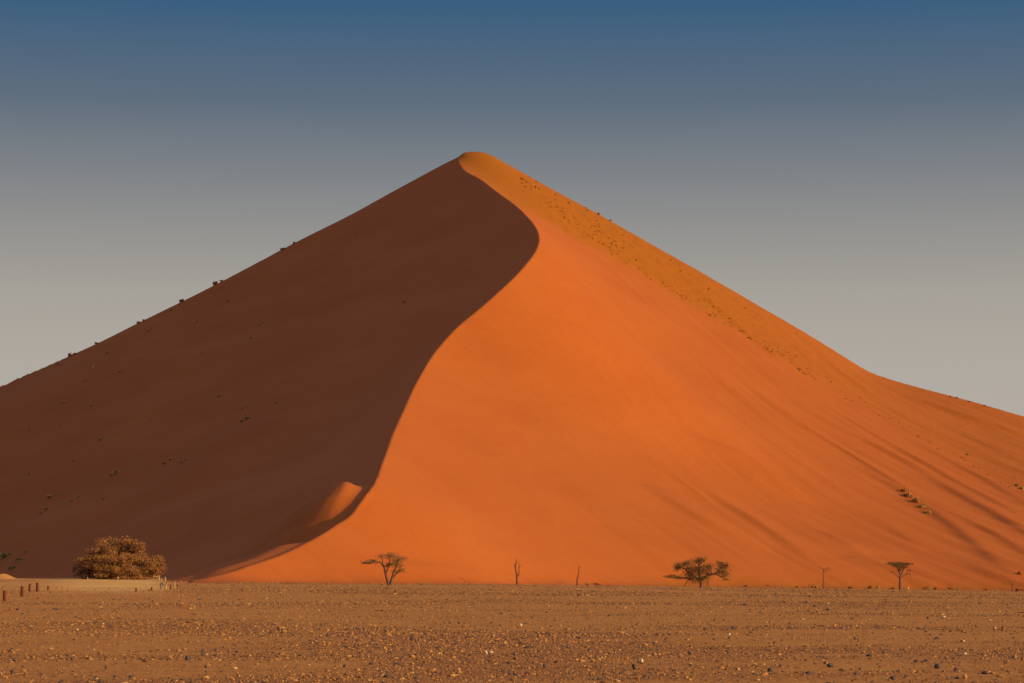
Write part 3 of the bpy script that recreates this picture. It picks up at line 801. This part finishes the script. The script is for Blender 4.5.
for i in range(46):
    px = 700 + (1010 - 700) * (i + rv.random()) / 46
    py = float(np.interp(px, [700, 760, 820, 880, 940, 1010], [306, 343, 380, 414, 447, 484])) + rv.gauss(0, 2.5)
    tuft(px, py, rv.choice([2.2, 2.8, 3.4]), "yellowish grass tuft on the line dividing the right shoulder from the lit face", group=GS, hs=.6)
for px, py, w, lb in [(903, 491, 7, "dark headed grass clump at the top of a yellow trail on the lit slope"), (909, 496, 9, "dense yellow grass clump second from the top of the trail on the lit slope"), (915, 501, 9, "middle yellow grass clump of the trail on the lit slope"), (921, 507, 7, "lower yellow grass clump of the trail on the lit slope"), (928, 513, 6, "last thin yellow clump ending the trail on the lit slope"),
        (1016, 486, 6, "yellow green clump high on the lit slope at the right edge"), (1022, 489, 5, "yellow clump cut by the right edge, beside a yellow green one"), (1019, 574, 6, "dark olive clump low on the slope at the right edge"), (968, 455, 4, "lone yellow tuft on the slope above the runnels")]:
    tuft(px, py, w * 1.35, lb, "grass clump", "grass clumps on the lit slope", "dark" in lb, name="grass_clump", hs=.8)

def foot_tuft(px, wpx, hpx, Yd, label, dark):
    u, _ = ray(px, 585); x = u * Yd
    m = Yd / FPX
    o = link("foot_shrub", rv.choice(TD if dark else TY), None, (x, Yd, float(plain_z(x, Yd)) + .02), rv.uniform(0, 6), (wpx * m, wpx * m, hpx * m / .5))
    return tag(o, label, "shrub", "low shrubs along the dune foot")
for px, w, h, dk, lb in [(746, 5, 3, 1, "small dark shrub at the dune foot right of the spreading acacia"), (767, 8, 3, 1, "low dark shrub at the dune foot, the longer one between acacia and slender bare tree"), (783, 10, 2.5, 0, "flat pale yellow shrub at the dune foot left of the dark lump"), (797, 5, 2.5, 1, "tiny dark shrub left of the round dark lump by the slender bare tree"),
        (810.5, 6, 5, 1, "round dark lump of a shrub left of the slender bare tree"), (815.5, 8, 4.5, 0, "yellow shrub touching the slender bare tree on its left"), (849, 7, 3, 0, "pale yellow shrub midway between bare tree and umbrella acacia"), (870, 7, 4, 1, "dark shrub left of the umbrella acacia"), (876, 6, 3.5, 0, "yellow shrub hugging the dark one left of the umbrella acacia"),
        (893, 7, 2.5, 1, "flat dark shrub just left of the umbrella acacia trunk"), (907, 8, 3.5, 0, "yellow shrub just right of the umbrella acacia trunk"), (925, 6, 4, 1, "dark shrub right of the umbrella acacia, first of three lumps"), (930, 6, 3, 0, "yellow shrub between two dark lumps right of the umbrella acacia"), (935, 5, 3, 1, "dark shrub right of the umbrella acacia, smaller second lump"),
        (950, 6, 3.5, 1, "dark shrub right of the umbrella acacia, third and last lump"), (956, 9, 3, 0, "yellow shrub beside the last dark lump"), (985, 5, 2.5, 1, "small dark shrub alone near the right end of the dune foot"), (996, 6, 2, 0, "flat yellow shrub near the right end of the dune foot"), (1020, 8, 3, 1, "dark shrub at the dune foot touching the right edge"),
        (560, 5, 2, 0, "faint pale tuft left of the leaning dead stick"), (588, 6, 2.5, 0, "faint yellow tuft right of the leaning dead stick"), (596, 4, 2.5, 1, "tiny dark tuft right of a faint yellow one"), (490, 5, 2, 0, "faint pale tuft left of the forked dead sapling")]:
    Yd = float(np.interp(px, [222, 300, 400, 460, 530, 600, 680, 760, 840, 920, 1000, 1070], [252, 268, 286, 302, 324, 345, 368, 386, 402, 415, 427, 435])) - 1.5
    foot_tuft(px, w, h, Yd, lb, dk)

# ------------------------------------------------------------------ stones
ICO_V = []; ph = (1 + 5 ** .5) / 2
for a_, b_ in ((1, ph), (-1, ph), (1, -ph), (-1, -ph)): ICO_V += [(0, a_, b_), (a_, b_, 0), (b_, 0, a_)]
ICO_V = np.array(ICO_V) / math.hypot(1, ph)
ICO_F = []
for i in range(12):
    for j in range(i + 1, 12):
        for k in range(j + 1, 12):
            if max(np.linalg.norm(ICO_V[i] - ICO_V[j]), np.linalg.norm(ICO_V[j] - ICO_V[k]), np.linalg.norm(ICO_V[i] - ICO_V[k])) < 1.2:
                n_ = np.cross(ICO_V[j] - ICO_V[i], ICO_V[k] - ICO_V[i])
                ICO_F.append((i, j, k) if n_ @ ICO_V[i] > 0 else (i, k, j))
ICO_F = np.array(ICO_F)

SV, SF = [], []; off = 0
for D0, D1, per, s0, s1 in [(30, 60, 44, .013, .044), (60, 100, 28, .016, .05), (100, 170, 12, .021, .06), (170, 300, 3.8, .03, .08), (300, 430, .8, .045, .1)]:
    area = 0.5 * (D1 ** 2 - D0 ** 2) * .54
    n = int(area * per)
    D = np.sqrt(rng.uniform(D0 ** 2, D1 ** 2, n)); u = rng.uniform(-.27, .27, n)
    keep_ = rng.random(n) < density(u, D)
    D, u = D[keep_], u[keep_]
    x, y = u * D, D
    ok_ = (1 - np.interp(0, [0, 1], [0, 1])) * np.ones(len(x), bool)
    trk_ = (y > rng.uniform(160, 200, len(x))) & (u < -.143)
    edge = y < np.interp(u, [-.212, -.12, -.088, -.067, -.02, .036, .1, .17, .21], [370, 300, 252, 265, 300, 340, 380, 410, 425])
    ok_ = edge & ~trk_
    x, y = x[ok_], y[ok_]; n = len(x)
    s = s0 * np.exp(np.abs(rng.normal(0, .5, n))) * .9; s = np.minimum(s, s1 * 1.5)
    ang = rng.uniform(0, 6.28, n)
    V = ICO_V[None] * (1 + rng.uniform(-.28, .28, (n, 12, 1)))
    V = V * np.stack([s * rng.uniform(.8, 1.5, n), s * rng.uniform(.7, 1.1, n), s * rng.uniform(.45, .95, n)], -1)[:, None, :]
    ca, sa = np.cos(ang)[:, None], np.sin(ang)[:, None]
    Vx = V[..., 0] * ca - V[..., 1] * sa; Vy = V[..., 0] * sa + V[..., 1] * ca
    gz = ground_z(x, y)
    V = np.stack([Vx + x[:, None], Vy + y[:, None], V[..., 2] + (gz + s * .25)[:, None]], -1)
    SV.append(V.reshape(-1, 3)); SF.append((ICO_F[None] + (np.arange(n) * 12)[:, None, None] + off).reshape(-1, 3)); off += n * 12
me = mesh_np("gravel", np.concatenate(SV), np.concatenate(SF), M_GRAVEL)
tag(link("gravel", me), "loose dark and tan gravel strewn over the plain", kind="stuff")

def stone_mesh(seed, mat):
    r_ = np.random.default_rng(seed)
    import bmesh
    bm = bmesh.new(); bmesh.ops.create_icosphere(bm, subdivisions=2, radius=1)
    axs = r_.normal(size=(9, 3)); axs /= np.linalg.norm(axs, axis=1)[:, None]; ds = r_.uniform(.55, .9, 9)
    for v in bm.verts:                                        # chop flat facets off a ball
        p = np.array(v.co)
        for a_, d_ in zip(axs, ds):
            e = p @ a_ - d_
            if e > 0: p = p - a_ * e
        v.co = p * (1 + r_.uniform(-.03, .03))
    me = bpy.data.meshes.new("stone"); bm.to_mesh(me); bm.free(); me.materials.append(mat)
    return me
for i, (px, py, w, h, cm, lb) in enumerate([
        (203, 654.5, 4.5, 7, "dark", "upright dark stone at the lower left, tallest on that side of the plain"), (187, 661.5, 6, 5, "dark", "blocky dark stone left of and nearer than the upright one"), (206, 669.5, 3.5, 4, "brown", "brown stone straight below the upright dark one"), (12, 674.5, 5, 5, "dark", "dark stone in the lower left corner of the plain"),
        (72, 661, 3, 4.5, "dark", "narrow dark stone between the lower left corner and the blocky dark stone"), (12, 648.5, 4, 3, "dark", "dark stone near the left edge, farther back than the corner stone"), (106, 671, 3.5, 4, "dark", "small dark stone low on the plain left of centre left"), (131, 679, 7, 3, "dark", "flat dark stone at the bottom edge, left part of the plain"),
        (199, 599.2, 8, 1.6, "dark", "long flat dark stone far back on the left, under the tail of lit sand"), (15, 661, 6, 3, "brown", "low brown stone near the left edge above the corner stone"), (168, 661, 3.5, 2, "dark", "small flat dark stone left of the blocky dark one"), (83, 678, 4, 3, "brown", "brown stone by the bottom edge left of the flat dark one"),
        (412, 641.5, 4, 4.5, "dark", "dark lump alone on bare gravel left of centre"), (510, 673.5, 4, 4, "dark", "dark stone near the bottom, right of the yellow stone"), (545, 667.5, 5, 5, "dark", "angular dark stone near the bottom centre"), (634, 669, 5, 6.5, "dark", "upright slate dark stone right of the bottom centre"),
        (486, 654, 4, 3.5, "pale", "bright pale stone, left of a touching pale pair"), (490.5, 653.6, 5, 3.2, "pale", "bright pale stone, right of a touching pale pair"), (459, 670, 3, 4, "orange", "small yellow orange stone left of the bottom centre"), (641, 664, 5, 4.5, "pale", "pale stone beside the upright slate dark one"),
        (521, 625, 3, 2.8, "pale", "small pale stone in the middle distance near the centre"), (560, 625, 3.5, 2, "orange", "flat orange stone in the middle distance right of a small pale one"), (828, 611, 5, 2, "dark", "flat dark stone in the far gravel below the slender bare tree"), (830, 668, 9, 4.5, "dark", "broad flat dark stone low on the right side of the plain"),
        (937, 669.5, 7, 6, "dark", "big angular dark stone low at the right, leaning"), (956, 673.5, 5, 4, "brown", "brown stone right of the big leaning dark one"), (965, 656, 4, 3, "pale", "pale stone above the big leaning dark one"), (995, 629, 4, 3.5, "orange", "orange stone standing out in the far gravel at the right"),
        (965, 681.5, 5, 5, "orange", "orange stone at the bottom edge on the right"), (985, 677.5, 8, 3.5, "dark", "long flat dark stone near the lower right corner"), (926, 663, 6, 3, "dark", "low dark stone just left of the big leaning dark one"), (944, 618, 4, 1.8, "pale", "flat pale chip in the far gravel at the right"),
        (733, 629.5, 4, 3, "dark", "dark stone in the middle distance under the spreading acacia"), (729, 635, 3, 2.5, "pale", "pale stone below a dark one under the spreading acacia"), (690, 655, 5, 3.5, "dark", "dark stone low on the plain left of the spreading acacia"), (770, 672, 6, 4, "dark", "dark stone near the bottom between centre and right"), (855, 640, 4, 3, "brown", "brown stone in the middle ground right of centre"),
        (590, 650, 4, 3, "dark", "low dark stone a little right of centre"), (345, 668, 4, 3.5, "brown", "brown stone low on the plain left of the pale pair"), (300, 655, 4, 2.5, "dark", "low dark stone between the upright dark stone and the centre"), (270, 678, 5, 3, "dark", "flat dark stone at the bottom between left and centre"), (892, 682, 7, 4, "dark", "dark stone cut by the bottom edge on the right")]):
    p = ground_at(px, py); m = p[1] / FPX
    o = link("stone", stone_mesh(300 + i, M_STONE[cm]), None, (p[0], p[1], p[2] + h * m * .38), rv.uniform(0, 6.28), (w * m * .55, w * m * .5, h * m * .6))
    tag(o, lb, "stone", "stones standing out of the gravel")
